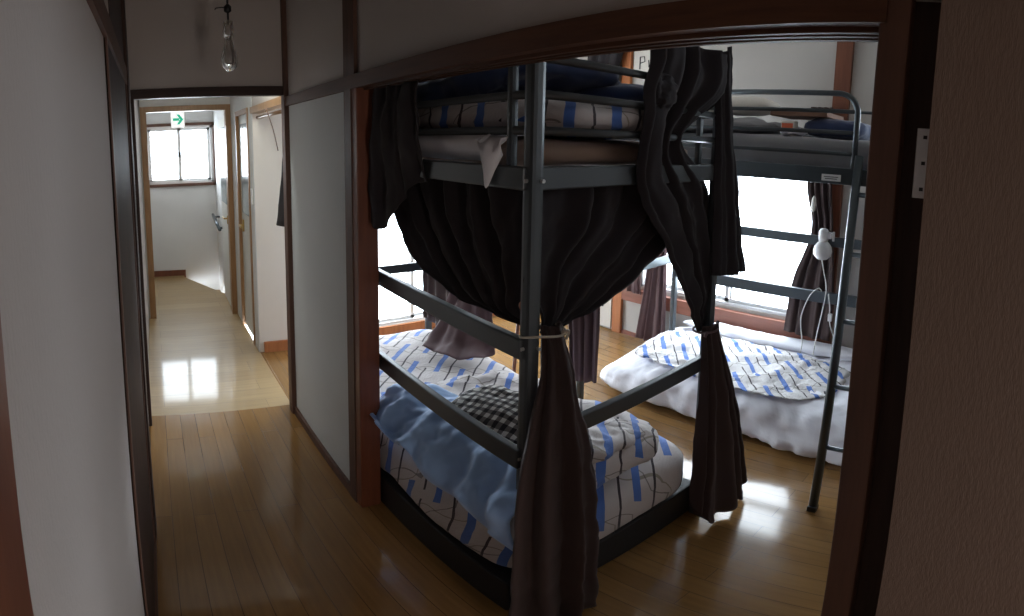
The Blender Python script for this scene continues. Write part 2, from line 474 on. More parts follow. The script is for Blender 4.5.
struct('trim_4', boxes([(-.10, -.058, .90, 1.64, 0, .03)]), M['darkY'])
struct('trim_5', bx(-.10, -.066, 1.08, 1.64, 1.857, 2.5), M['dark'])
# cross beam and dropped wall in the hall at y 2.63
struct('trim_6', bx(XL-.03, .68, 2.63, 2.69, 1.845, 1.895, bev=.003), M['darkX'])
struct('wall_over_cross_beam', bx(XL-.03, .68, 2.645, 2.68, 1.89, 2.5), M['paper'])
struct('trim_7', bx(.664, .72, 2.62, 2.685, 0, 2.5, bev=.003), M['column'])
struct('trim_8', bx(-.115, -.07, 2.62, 2.69, 0, 1.85), M['dark'])
# right side of the hall: short wall panel, beam, upper wall
struct('wall_hall_right', boxes([(XW + .012, XW + .09, 1.80, 2.63, 0, 1.80)]), M['paper_cool'])
struct('wall_over_opening', boxes([(XW + .012, XW + .09, .06, 2.63, 1.83, 2.5), (.69, .77, 2.68, 3.60, 1.85, 2.5)]), M['paper'])
struct('baseboard_hall', bx(XW - .002, XW + .03, 1.80, 2.63, 0, .05, bev=.002), M['column'])
hb = boxes([(XW - .006, XW + .02, .16, 2.63, 1.787, 1.838), (XW + .02, XW + .085, .16, 1.72, 1.792, 1.838)])
for k in range(3): add_box(hb, XW + .026 + k * .024, XW + .037 + k * .024, .16, 1.70, 1.780, 1.80)
struct('trim_9', hb, M['darkY'])
struct('trim_10', boxes([(.672, .75, 2.685, 3.60, 1.805, 1.85)]), M['tan'])
struct('trim_11', bx(XW, XW + .078, 1.69, 1.81, 0, 1.79, bev=.004), M['red'])
struct('trim_12', boxes([(XW - .004, XW + .01, 1.70, 1.80, 1.79, 2.5), (XW - .004, XW + .003, 1.735, 1.80, 0, 1.79)]), M['column'])
# right column of the opening, recessed strip, brown panel
struct('trim_13', bx(XW, XW + .10, .130, .170, 0, 2.5, bev=.003), M['column'])
struct('trim_14', bx(XW + .03, XW + .10, .05, .130, 0, 2.5), M['dark'])
struct('wall_right', bx(.64, .775, -1.4, .088, 0, 2.5), M['paper_brown'])
# bedroom
fw = []
wy0, wy1, wz0, wz1 = .98, 2.46, .45, 1.70
wb0, wb1, wc0, wc1 = -.42, .30, 1.55, 2.2
for a in [(XF, XF + .1, -.8, wy0, 0, 1.55), (XF, XF + .1, -.8, wb0, 1.55, 2.5), (XF, XF + .1, wb1, wy0, 1.55, 2.5), (XF, XF + .1, wb0, wb1, 2.2, 2.5),
          (XF, XF + .1, wy0, wy1, 0, wz0), (XF, XF + .1, wy0, wy1, wz1, 2.5), (XF, XF + .1, wy1, YE + .1, 0, 2.5)]: fw.append(a)
struct('wall_far', boxes(fw), M['paper_room'])
struct('wall_room_right', bx(.74, XF + .1, -.8, -.7, 0, 2.5), M['paper'])
vx0, vx1, vz0, vz1 = 1.15, 2.65, .09, 1.82
struct('wall_room_left', boxes([(.690, vx0, YE, YE + .1, 0, 2.5), (vx1, XF + .1, YE, YE + .1, 0, 2.5), (vx0, vx1, YE, YE + .1, 0, vz0), (vx0, vx1, YE, YE + .1, vz1, 2.5)]), M['pinkpaper'])
struct('baseboard_room', boxes([(.72, 3.19, YE - .018, YE, 0, .085)]), M['orange'])
struct('baseboard_far', boxes([(XF - .015, XF, wy1, 2.62, 0, .035)]), M['orangeY'])
struct('trim_15', bx(XF - .03, XF, 2.615, 2.70, 0, 2.5, bev=.002), M['orange'])
struct('trim_16', bx(XF - .03, XF, .94, 1.045, 0, 2.5, bev=.002), M['red'])
struct('trim_17', boxes([(XF - .03, XF, 2.70, YE, 2.25, 2.285), (.75, XF, YE - .03, YE, 2.25, 2.285)]), M['tan'])
struct('trim_18', boxes([(XF - .045, XF, 1.045, 2.60, .315, .425)], bev=.002), M['orangeY'])
# white sliding panel between pillar and corner
struct('door_4', bx(XF - .022, XF - .002, 2.72, 3.50, .02, 1.9, bev=.002), M['pinkpaper'])
d4 = bpy.data.objects['door_4']
obj('door_handle', boxes([(XF - .032, XF - .02, 2.80, 2.83, .34, .37), (XF - .032, XF - .02, 2.80, 2.83, .20, .225)]), M['black'], d4)
def window(name, axis, pos, a0, a1, z0, z1, dirn, mul=1, catch=False):
    w = obj(name, boxes([((pos, pos + .06 * dirn) if axis == 'x' else (a0, a1)) + ((a0, a1) if axis == 'x' else (pos, pos + .06 * dirn)) + (z0, z0 + .03)]) if 0 else bmesh.new(), M['alu'] if axis == 'x' or catch else M['wplastic'])
    bm = bmesh.new()
    def b(u0, u1, v0, v1, d0, d1):
        p0, p1 = sorted((pos + d0 * dirn, pos + d1 * dirn))
        if axis == 'x': add_box(bm, p0, p1, u0, u1, v0, v1)
        else: add_box(bm, u0, u1, p0, p1, v0, v1)
    t = .03 if catch else .02
    b(a0, a1, z0, z0 + t, .01, .09); b(a0, a1, z1 - t, z1, .01, .09)
    b(a0, a0 + t, z0, z1, .01, .09); b(a1 - t, a1, z0, z1, .01, .09)
    bm.to_mesh(w.data); bm.free(); w['kind'] = 'structure'
    mid = (a0 + a1) / 2
    for k, (s0, s1, dd) in enumerate(((a0 + t, mid + .02, .035), (mid - .02, a1 - t, .062))):
        bm = bmesh.new()
        b(s0, s1, z0 + t, z0 + t + .025, dd, dd + .02); b(s0, s1, z1 - t - .03, z1 - t, dd, dd + .02)
        b(s0, s0 + .03, z0 + t, z1 - t, dd, dd + .02); b(s1 - .03, s1, z0 + t, z1 - t, dd, dd + .02)
        s = obj('sash', bm, M['alu'] if axis == 'x' or catch else M['wplastic'], w)
        bm = bmesh.new(); b(s0 + .02, s1 - .02, z0 + t + .03, z1 - t - .02, dd + .008, dd + .012)
        obj('pane', bm, M['glass'], s)
    if catch:
        bm = bmesh.new(); b(mid - .012, mid + .012, (z0 + z1) / 2 - .03, (z0 + z1) / 2 + .03, .005, .035)
        obj('window_catch', bm, M['black'], w)
    return w
window('window_1', 'x', XF, wy0, wy1, wz0, wz1, 1)
window('window_2', 'y', YE, vx0, vx1, vz0, vz1, 1)
window('window_3', 'x', XF, wb0, wb1, wc0, wc1, 1)
# far hall
struct('wall_hall_end', boxes([(-.22, .95, 6.12, 6.22, -1.2, 1.13), (-.22, .95, 6.12, 6.22, 1.83, 2.4), (-.22, -.06, 6.12, 6.22, 1.13, 1.83), (.705, .95, 6.12, 6.22, 1.13, 1.83)]), M['hallpaint'])
window('window_4', 'y', 6.12, -.06, .705, 1.13, 1.83, 1, catch=True)
struct('trim_19', boxes([(-.10, .745, 6.085, 6.125, 1.10, 1.135), (-.10, .745, 6.085, 6.125, 1.825, 1.86), (-.10, -.06, 6.085, 6.125, 1.10, 1.86), (.705, .745, 6.085, 6.125, 1.10, 1.86)]), M['column'])
struct('baseboard_hall_end', boxes([(-.09, .31, 6.105, 6.12, 0, .07), (.31, .33, 6.105, 6.12, -.3, .07), (.5, .70, 6.105, 6.12, -.42, -.35)]), M['red'])
struct('wall_doorway', boxes([(-.11, -.078, 4.57, 4.63, 0, 2.3), (-.11, .69, 4.57, 4.63, 1.95, 2.3)]), M['hallpaint'])
struct('trim_20', boxes([(-.078, -.026, 4.55, 4.64, 0, 1.95), (.64, .685, 4.55, 4.64, 0, 1.95), (-.026, .64, 4.55, 4.64, 1.90, 1.95)]), M['tan'])
struct('wall_hall_far_right', boxes([(.685, .78, 3.701, 3.74, 0, 2.3), (.685, .689, 3.602, 3.701, 0, 2.3), (.742, .80, 3.74, 4.26, 0, 1.86), (.685, .78, 3.73, 4.28, 1.86, 2.3), (.685, .78, 4.26, 4.64, 0, 2.3), (.72, .82, 4.64, 6.12, -1.2, 2.3)]), M['hallpaint'])
d1 = struct('door_1', bx(.700, .74, 3.78, 4.24, .01, 1.82, bev=.002), M['door'])
obj('door_frame', boxes([(.676, .73, 3.74, 3.78, 0, 1.86), (.676, .73, 4.24, 4.275, 0, 1.86), (.676, .73, 3.78, 4.24, 1.82, 1.86)]), M['tan'], d1)
obj('glass_panel', bx(.695, .705, 3.85, 4.18, 1.02, 1.75), M['frost'], d1)
obj('door_handle', boxes([(.688, .70, 4.14, 4.165, .86, .96), (.655, .668, 4.04, 4.16, .905, .922), (.664, .70, 4.145, 4.16, .905, .922)], bev=.002), M['gold'], d1)
d2 = struct('door_2', bx(.655, .69, 4.66, 5.15, .01, 1.83, bev=.002), M['door'])
obj('glass_panel', bx(.649, .657, 4.72, 5.08, 1.02, 1.75), M['frost'], d2)
obj('door_handle', boxes([(.643, .655, 4.70, 4.72, .84, .92), (.612, .625, 4.70, 4.80, .885, .90), (.622, .655, 4.705, 4.717, .885, .90)], bev=.002), M['gold'], d2)
struct('stairs', boxes([(.25, .72, 5.0, 6.1, -.6, -.21), (.45, .72, 4.7, 5.6, -.9, -.42)]), M['floor_far'])

# ------------------------------------------------------------------ small fixed things in the hall
sg = tag(obj('exit_sign', bx(.18, .292, 4.535, 4.555, 1.755, 1.892, bev=.002), M['sign']), 'small white exit sign with a green right-pointing arrow hung from hall door frame', 'sign')
ab = bmesh.new()
add_box(ab, .195, .25, 4.531, 4.535, 1.813, 1.837)
for s in (1, -1):
    v = [ab.verts.new(p) for p in ((.226, 4.531, 1.825 + s * .045), (.250, 4.531, 1.825 + s * .045), (.284, 4.531, 1.825), (.256, 4.531, 1.825),
                                   (.226, 4.535, 1.825 + s * .045), (.250, 4.535, 1.825 + s * .045), (.284, 4.535, 1.825), (.256, 4.535, 1.825))]
    for f in ((0, 1, 2, 3), (7, 6, 5, 4), (0, 4, 5, 1), (1, 5, 6, 2), (2, 6, 7, 3), (3, 7, 4, 0)): ab.faces.new([v[i] for i in f])
bmesh.ops.recalc_face_normals(ab, faces=ab.faces)
obj('arrow', ab, M['green'], sg)
hr = thing('handrail', 'short grey stair handrail on the wall beside the hall window', 'handrail', (.69, 5.6, .72))
obj('rail', tube([(.655, 5.95, .76), (.665, 5.45, .66)], .018, 10), M['metal2'], hr, True)
obj('bracket', boxes([(.655, .72, 5.85, 5.88, .735, .755)]), M['metal2'], hr)
obj('bracket', boxes([(.66, .72, 5.50, 5.53, .66, .68)]), M['metal2'], hr)
tag(obj('light_switch', bx(.677, .685, 3.645, 3.70, 1.14, 1.26, bev=.002), M['wplastic']), 'white wall switch on the end of the hall wall by the glazed door', 'switch')
pb = thing('pendant_bulb', 'unlit clear bulb hanging on a dark cord in the hallway', 'light bulb', (.305, 2.0, 2.5))
obj('cord', tube([(.305, 2, 2.5), (.306, 2, 2.3), (.305, 2, 2.085)], .004, 8), M['black'], pb, True)
cb = bmesh.new(); add_lathe(cb, [(.004, -.02), (.014, -.012), (.014, .008), (.004, .02)], (.305, 2, 2.145), 10)
add_tube(cb, [(.30, 2, 2.145), (.285, 2, 2.15), (.262, 2, 2.147), (.258, 2, 2.140)], .0025, 6)
obj('cord_clip', cb, M['black'], pb, True)
obj('socket', lathe([(.006, .04), (.018, .035), (.020, 0), (.019, -.03)], (.305, 2, 2.055), 16), M['bulb'], pb, True)
obj('bulb', lathe([(.014, .045), (.016, .02), (.024, -.005), (.031, -.035), (.032, -.055), (.026, -.078), (.012, -.092), (.002, -.095)], (.305, 2, 1.98), 20), M['bulb'], pb, True)
tag(obj('loose_cable', tube(catmull([(.665, 3.05, 1.80), (.66, 2.97, 1.76), (.657, 2.84, 1.66), (.655, 2.74, 1.55)], 14), .003, 6), M['column'], None, True), 'thin loose cable drooping from the beam over the side opening', 'cable')
tag(obj('curtain_rail', tube([(.72, 2.69, 1.775), (.72, 3.58, 1.775)], .012, 8), M['tan'], None, True), 'wooden curtain pole under the beam of the side opening', 'curtain rail')
tag(cloth('curtain', [[(.73, 2.695, 1.77), (.73, 2.695, 1.3), (.73, 2.695, 1.10)], [(.73, 2.84, 1.77), (.73, 2.95, 1.45), (.73, 3.14, 1.07)]], 2, .008, (1, 0, 0), M['curtain2'], nu=30, nv=16), 'narrow black curtain at the side opening of the hallway', 'curtain')
tag(obj('strike_plate', bx(.698, .707, .090, .112, 1.548, 1.645, bev=.001), M['alu']), 'pale metal plate set in the dark door post on the right', 'plate')
for k in range(3):
    obj('screw', bx(.6965, .699, .098, .103, 1.558 + k * .036, 1.563 + k * .036), M['black'], bpy.data.objects['strike_plate'])
tag(obj('tied_rope_end', tube(catmull([(.71, 2.76, .35), (.705, 2.75, .22), (.715, 2.78, .12), (.71, 2.77, .03)], 14), .008, 6), M['black'], None, True), 'short black cord end hanging low beside the hallway post', 'cord')

# ================================================================== BEDS
def beam(x0, x1, y0, y1, z0, z1, name, parent, m='metal', bev=.004):
    return obj(name, bx(x0, x1, y0, y1, z0, z1, bev=bev), M[m], parent)
def post(x, y, z1, parent, r=.017, name='post', m='metal', z0=0):
    o = obj(name, tube([(x, y, z0), (x, y, z1)], r, 16, square=True), M[m], parent, False)
    return o
b1 = thing('loft_bed', 'dark grey steel loft bed draped with brown curtains nearest the hallway', 'bed', (1.2, 1.9, 0))
X0, X1, Y0, Y1 = .79, 1.60, .924, 2.84
for x in (X0, X1):
    for y in (Y0, Y1):
        post(x, y, 1.93, b1, .018)
for x, m in ((X0, -1), (X1, 1)):
    beam(x - .03 if m < 0 else x + .002, x - .004 if m < 0 else x + .028, Y0, Y1, 1.482, 1.538, 'side_beam', b1)
for y, m in ((Y0, -1), (Y1, 1)):
    beam(X0, X1, y - .014, y + .012, 1.482, 1.538, 'end_beam', b1)
obj('slat_base', boxes([(X0, X1, Y0 + .05 + k * .125, Y0 + .11 + k * .125, 1.50, 1.52) for k in range(15)]), M['metal'], b1)
for z in (1.625, 1.713, 1.803):
    for x in (X0, X1):
        obj('guard_rail', tube([(x, Y0, z), (x, Y1, z)], .0115, 10), M['metal'], b1, True)
    for y in (Y0, Y1):
        obj('guard_rail', tube([(X0, y, z), (X1, y, z)], .0115, 10), M['metal'], b1, True)
for x in (X0, X1):
    for y in (1.0, 1.9, 2.76):
        obj('guard_upright', tube([(x - .003, y, 1.50), (x - .003, y, 1.87 if y < 1.5 else 1.803)], .010, 8, square=True), M['metal'], b1)
for (z0, z1) in ((1.05, 1.107), (.70, .765)):
    beam(X0 - .029, X0 - .005, Y0, Y1, z0, z1, 'lower_rail', b1)
beam(X0, X1, Y0 - .014, Y0 + .010, .755, .812, 'lower_rail', b1)
beam(X0, X1, Y1 - .01, Y1 + .014, .755, .812, 'lower_rail', b1)
beam(X0 - .03, X1 + .02, Y0 + .02, Y1 - .02, 0.0, .16, 'low_base', b1, 'base', .006)
for y in (1.3, 2.4):
    obj('bolt', lathe([(.008, 0), (.008, .004), (.004, .007)], (X0, y, 1.94)), M['alu'], b1) if 0 else None
for z in (1.505, 1.08, .735):
    obj('bolt', tube([(X0 - .018, Y0, z), (X0 - .026, Y0, z)], .005, 8), M['alu'], b1)
    obj('bolt', tube([(X0 + .01, Y0 - .018, z), (X0 + .01, Y0 - .026, z)], .005, 8), M['alu'], b1)
tag(obj('thin_pole', tube([(1.655, 2.08, .0), (1.655, 2.0, .9)], .010, 8), M['red'], None, True), 'thin brown pole standing behind the lower mattress of the draped bed', 'pole')

# lower mattress and bedding of bed 1
def wav(a, s, seed):
    return lambda W: W
tag(blob((1.185, 1.87, .275), (.42, .945, .13), M['plaid'], 'mattress', p=10, q=6, n=60, amp=.012, ns=5, seed=1), 'low mattress in a blue and black plaid cover inside the draped bed', 'mattress')
def fold_d(W):
    # slump: drops toward the near left side, lifts in the middle
    W = W.copy()
    W.z += .035 * math.sin((W.y - .9) * 6) * (1 if W.z > .45 else .3)
    return W
qa = tag(blob((1.10, 1.22, .480), (.330, .285, .078), M['plaid'], 'folded_quilt', p=7, q=3, n=34, amp=.014, ns=6, seed=2, crease=.012, deform=fold_d), 'thick folded plaid quilt heaped at the front end of the low mattress', 'quilt')
qb = tag(blob((1.16, 1.68, .425), (.37, .30, .045), M['plaid'], 'folded_quilt', p=5, q=2.4, n=34, amp=.035, ns=5, seed=8, crease=.025), 'flatter rumpled plaid quilt spread over the middle of the low mattress', 'quilt')
# light blue blanket over the near side
def wrapz(y):
    return .53 + .02 * math.sin(y * 14) + .015 * math.sin(y * 31)
strs = []
for k, y in enumerate([.90, 1.02, 1.16, 1.30, 1.42, 1.54, 1.66, 1.74]):
    t = k / 7
    top = .618 + .018 * math.sin(k * 2.1) - .06 * t
    inn = [.98, .97, .93, .95, 1.0, 1.02, .98, .90][k]
    low = [.42, .44, .47, .45, .50, .48, .50, .52][k]
    strs.append([(inn, y + .02, top + .01), (inn - .10, y, top + .030), (.785, y - .01, top - .01), (.732, y - .015, top - .07), (.712, y - .02, (top + low) / 2 - .03), (.722, y - .02, low)])
tag(cloth('blanket', strs, 5, lambda v: .010 + .007 * v, (-.6, 0, .8), M['blue'], nu=120, nv=50, thick=.008, seed=3, wr=.024), 'crumpled light blue blanket hanging over the edge of the folded quilt', 'blanket')
def cush(W):
    c = Vector((.99, 1.27, .635)); v = W - c
    v = Matrix.Rotation(R(18), 3, 'Z') @ Matrix.Rotation(R(-7), 3, 'Y') @ v
    return c + v
tag(blob((.99, 1.27, .635), (.14, .20, .055), M['gingham'], 'pillow', p=3.4, q=2.0, n=30, amp=.014, ns=9, seed=4, deform=cush, crease=.01), 'black and white gingham pillow on the folded quilt', 'pillow')
def q2(W):
    c = Vector((1.20, 1.10, .555)); v = W - c
    v.z *= 1 - .3 * max(0, v.x / .2)
    v = Matrix.Rotation(R(8), 3, 'Z') @ Matrix.Rotation(R(10), 3, 'Y') @ v
    return c + v
tag(blob((1.20, 1.10, .555), (.23, .145, .048), M['plaid'], 'pillow', p=5, q=2.6, n=34, amp=.016, ns=8, seed=6, deform=q2, crease=.014), 'flat plaid pillow at the front right corner of the low mattress', 'pillow')

# upper bedding of bed 1
mt = tag(blob((1.195, 1.88, 1.567), (.375, .90, .045), M['tanmat'], 'mattress', p=12, q=5, n=40, amp=.004, ns=5, seed=11), 'thin tan mattress on the upper deck of the draped loft bed', 'mattress')
tag(cloth('bed_sheet', [[(1.2, 2.78, 1.62), (.80, 2.78, 1.617), (.795, 2.78, 1.545)], [(1.2, 1.9, 1.62), (.80, 1.9, 1.617), (.795, 1.9, 1.545)], [(1.2, 1.16, 1.62), (.80, 1.16, 1.617), (.795, 1.15, 1.545)],
     [(1.1, 1.09, 1.62), (.775, 1.09, 1.61), (.760, 1.08, 1.55)], [(1.1, 1.05, 1.62), (.765, 1.05, 1.605), (.742, 1.045, 1.48)], [(1.1, 1.00, 1.62), (.78, 1.005, 1.612), (.765, 1.01, 1.565)]], 5, .003, (-1, 0, .3), M['white'], nu=100, nv=20, seed=5, wr=.005), 'white sheet with one corner hanging over the steel beam of the upper deck', 'sheet')
tag(blob((1.14, 1.72, 1.675), (.33, .80, .065), M['plaid'], 'folded_quilt', p=5, q=3, n=50, amp=.020, ns=6, seed=12, crease=.015), 'dim plaid quilt lying on the upper deck behind the guard rails', 'quilt')
def lump(W):
    W = W.copy(); W.z += .03 * math.sin(W.y * 9 + W.x * 4); return W
tag(blob((1.10, 1.50, 1.785), (.28, .46, .075), M['navy'], 'blanket', p=3, q=2.2, n=44, amp=.03, ns=6, seed=13, crease=.025, deform=lump), 'dark navy blanket heaped on top of the upper quilt', 'blanket')
tag(blob((1.34, 1.12, 1.755), (.17, .16, .045), M['navy'], 'pillow', p=3, q=2.2, n=26, amp=.02, ns=6, seed=14), 'dark pillow at the front end of the upper deck beside the navy heap', 'pillow')

# ------------------------------------------------------------------ curtains of bed 1
tie = Vector((.800, .900, 1.105))
def gather(p0, side):
    return p0
A = []
for k, (yt, xx) in enumerate([(1.74, .765), (1.60, .78), (1.42, .79), (1.24, .80), (1.10, .80), (.98, .80)]):
    f = 1 - k / 5
    end = (.80 + .006 * k, .985 - .06 * k / 5, 1.115 + .012 * f)
    A.append([(.815, yt, 1.505), (.812, yt - .04 * f, 1.38 + .02 * f), (.808, yt - .19 * f - .02, 1.24 - .03 * f), (.803, 1.00 + (yt - 1.0) * .42, 1.165 - .028 * f), end])
tag(cloth('curtain', A, 6, lambda v: .022 * (1 - .75 * v), (-1, .25, 0), M['curtain2'], nu=150, nv=50, seed=1, wr=.012), 'dark brown curtain swagged from the hallway side of the draped bed to its corner post', 'curtain', 'x') if 0 else None
sa = cloth('curtain', A, 6, lambda v: .022 * (1 - .75 * v), (-1, .25, 0), M['curtain2'], nu=150, nv=50, seed=1, wr=.012)
tag(sa, 'dark brown curtain swagged along the hallway side of the draped bed to its front post', 'curtain')
B = []
for k, xt in enumerate([.80, .95, 1.10, 1.24, 1.37, 1.50]):
    f = k / 5
    end = (.82 + .03 * f, .925, 1.10 + .012 * (1 - f))
    B.append([(xt, .945, 1.51), (xt - .02 * f, .945, 1.38), (xt - .14 * f - .03, .942, 1.255 + .005 * f), (.835 + (xt - .80) * .36, .94, 1.16 - .015 * f), end])
sb = cloth('curtain', B, 5.5, lambda v: .022 * (1 - .75 * v), (.2, -1, 0), M['curtain2'], nu=140, nv=50, seed=7, wr=.012)
tag(sb, 'dark brown curtain swagged along the room-side end of the draped bed to its front post', 'curtain')
# gathered tail
T = []
for k in range(8):
    g = k / 7
    T.append([(.822 + .05 * g, .925 - .03 * math.sin(g * 3.1), 1.135), (.820 + .052 * g, .918 - .035 * math.sin(g * 3.1), 1.10), (.800 + .085 * g, .900 - .045 * math.sin(g * 3.1), 1.01),
              (.752 + .165 * g, .885 - .06 * math.sin(g * 3.1), .85), (.712 + .24 * g, .872 - .07 * math.sin(g * 3.1), .66), (.705 + .275 * g, .868 - .07 * math.sin(g * 3.1), .35), (.712 + .275 * g, .868 - .07 * math.sin(g * 3.1), .03)])
tc_ = cloth('curtain', T, 4.5, lambda v: .005 + .022 * min(1, v * 2), lambda u: (math.sin((u - .5) * 2.4), -math.cos((u - .5) * 2.4), 0), M['curtain'], nu=150, nv=70, seed=4, wr=.010)
tag(tc_, 'long gathered brown curtain tail falling to the floor in front of the corner post', 'curtain')
ring = [(.822 + .062 * math.cos(a), .912 + .040 * math.sin(a), 1.118 + .006 * math.sin(a * 2)) for a in [i * math.pi / 12 for i in range(25)]]
tb = bmesh.new(); add_tube(tb, ring, .0035, 6)
add_tube(tb, catmull([(.855, .885, 1.117), (.863, .872, 1.125), (.872, .878, 1.114), (.862, .876, 1.10)], 10), .004, 6)
tag(obj('curtain_tie', tb, M['cord'], None, True), 'thin pale cord tying the curtain round the front post of the draped bed', 'curtain tie')
# cloth thrown over the top rails beside the column
U = []
for k, (y, zb) in enumerate([(1.675, 1.30), (1.60, 1.29), (1.53, 1.35), (1.44, 1.45), (1.35, 1.475)]):
    U.append([(.86, y, 1.83), (.80, y, 1.845), (.745, y, 1.82), (.725 - .01 * (k % 2), y, 1.65), (.715 + .01 * k, y + .005, 1.50), (.715 + .012 * k, y - .0, zb)])
tag(cloth('curtain', U, 3, .008, (-1, 0, 0), M['curtain2'], nu=60, nv=40, seed=9, wr=.01), 'black-brown curtain thrown over the top rails beside the reddish column', 'curtain')
# curtain at the second post
D = []
DR = [1.62, 1.62, 1.44, 1.62, 1.68, 1.67]; DL = [1.17, 1.16, 1.135, 1.14, 1.27, 1.42]; DZ = [1.93, 1.80, 1.62, 1.47, 1.28, 1.07]
for k in range(7):
    f = k / 6
    yy = .895 + .075 * f ** 2
    D.append([(DL[i] + (DR[i] - DL[i]) * f, (.895 if i < 2 else yy), DZ[i]) for i in range(6)] + [(1.50 + .12 * f, .905 + .055 * f, .93 - .01 * f)])
dm = cloth('curtain', D, 5, lambda v: .024 * (1 - .7 * v), (.15, -1, 0), M['curtain2'], nu=130, nv=60, seed=12, wr=.014)
tag(dm, 'near-black curtain gathered from the top rails to the middle of the second post', 'curtain')
D2 = []
for k, (dx, dy) in enumerate([(-.08, .01), (-.05, -.03), (.0, -.05), (.06, -.05), (.12, -.03), (.17, .0)]):
    zb = [.13, .03, .02, .06, .02, .10][k]
    D2.append([(1.545 + dx * .35, .895 + dy * .4, .955), (1.545 + dx * .4, .892 + dy * .5, .90), (1.56 + dx * .62, .885 + dy * .8, .74), (1.582 + dx * 1.02, .88 + dy * 1.1, .45), (1.61 + dx * 1.45, .875 + dy * 1.3, zb)])
tag(cloth('curtain', D2, 4.5, lambda v: .005 + .018 * min(1, v * 2), (.1, -1, 0), M['curtain'], nu=110, nv=44, seed=15, wr=.006, hem=.012), 'flared lower end of curtain below the tie on the second post', 'curtain')
ring = [(1.55 + .052 * math.cos(a), .902 + .040 * math.sin(a), .935) for a in [i * math.pi / 12 for i in range(25)]]
tb = bmesh.new(); add_tube(tb, ring, .004, 6)
add_tube(tb, catmull([(1.50, .875, .935), (1.49, .862, .945), (1.485, .866, .93)], 8), .005, 6)
tag(obj('curtain_tie', tb, M['curtain3'], None, True), 'plum cloth tie round the near-black curtain at the second post', 'curtain tie')
FLP = [[(1.555, .915, 1.94), (1.552, .912, 1.70), (1.56, .91, 1.40), (1.575, .91, 1.135)], [(1.58, .90, 1.95), (1.60, .895, 1.70), (1.63, .89, 1.40), (1.66, .89, 1.12)],
       [(1.60, .90, 1.97), (1.63, .895, 1.72), (1.69, .89, 1.40), (1.745, .89, 1.115)], [(1.61, .91, 1.97), (1.65, .92, 1.72), (1.74, .92, 1.40), (1.835, .92, 1.10)]]
tag(cloth('curtain', FLP, 2.5, lambda v: .006 + .014 * v, (.2, -1, 0), M['curtain2'], nu=60, nv=40, seed=18, wr=.006), 'short straight-hemmed dark curtain flap on the window side of the second post', 'curtain')
# bunched knot on the top rail
tag(blob((1.235, .905, 1.765), (.055, .035, .055), M['curtain2'], 'knotted_cloth', p=2.4, q=2.2, n=16, amp=.02, ns=18, seed=21, crease=.01), 'dark knotted bunch of cloth tied on the top guard rail', 'cloth')

# curtains on the far side of bed 1
FC = []
for k, y in enumerate([2.86, 2.70, 2.55, 2.42, 2.32]):
    FC.append([(1.572, y, 1.47), (1.572, y, 1.1), (1.57, y - .01, .70), (1.572, y - .01, .42)])
tag(cloth('curtain', FC, 5, .014, (1, 0, 0), M['curtain'], nu=70, nv=24, seed=22), 'dark curtain hanging on the far side of the draped bed near the left wall', 'curtain')
PL = [[(1.60, 2.52, .95), (1.55, 2.50, .72), (1.42, 2.46, .50), (1.30, 2.38, .445)], [(1.61, 2.40, .95), (1.56, 2.36, .72), (1.44, 2.30, .52), (1.30, 2.18, .47)],
      [(1.61, 2.32, .95), (1.58, 2.26, .72), (1.50, 2.18, .50), (1.38, 2.07, .46)], [(1.62, 2.24, .95), (1.61, 2.20, .72), (1.58, 2.12, .52), (1.54, 2.06, .455)]]
tag(cloth('curtain', PL, 3, .014, (-.6, 0, .6), M['curtain3'], nu=70, nv=34, seed=23, wr=.012), 'plum-brown curtain end spilling onto the low mattress', 'curtain')
PR = [[(1.62, 1.66, 1.50), (1.62, 1.65, 1.0), (1.61, 1.62, .75), (1.61, 1.60, .47)], [(1.63, 1.57, 1.50), (1.63, 1.56, 1.0), (1.62, 1.54, .75), (1.62, 1.53, .47)], [(1.63, 1.46, 1.50), (1.63, 1.46, 1.0), (1.62, 1.445, .75), (1.62, 1.45, .50)]]
tag(cloth('curtain', PR, 3, .016, (1, .3, 0), M['curtain3'], nu=60, nv=24, seed=24), 'plum-brown curtain tail hanging between the two beds beside the front post', 'curtain')

# ================================================================== second loft bed
b2 = thing('loft_bed', 'grey steel loft bed with ladder in front of the window', 'bed', (2.5, 1.1, 0))
P0, P1, Q0, Q1 = 2.07, 2.95, .06, 1.98
for x in (P0, P1):
    for y in (Q0, Q1):
        post(x, y, 1.62, b2, .018, m='metal2')
beam(P0 - .014, P0 + .012, Q0, Q1, 1.475, 1.545, 'side_beam', b2, 'metal2')
beam(P1 - .012, P1 + .014, Q0, Q1, 1.475, 1.545, 'side_beam', b2, 'metal2')
beam(P0, P1, Q0 - .012, Q0 + .012, 1.475, 1.545, 'end_beam', b2, 'metal2')
beam(P0, P1, Q1 - .012, Q1 + .012, 1.475, 1.545, 'end_beam', b2, 'metal2')
obj('slat_base', boxes([(P0, P1, Q0 + .05 + k * .125, Q0 + .11 + k * .125, 1.50, 1.52) for k in range(16)]), M['metal2'], b2)
for z0, z1 in ((1.037, 1.097), (.672, .745)):
    beam(P1 - .012, P1 + .012, Q0, Q1, z0, z1, 'back_rail', b2, 'metal2')
beam(P0, P1, Q1 - .012, Q1 + .012, .78, .84, 'end_rail', b2, 'metal2')
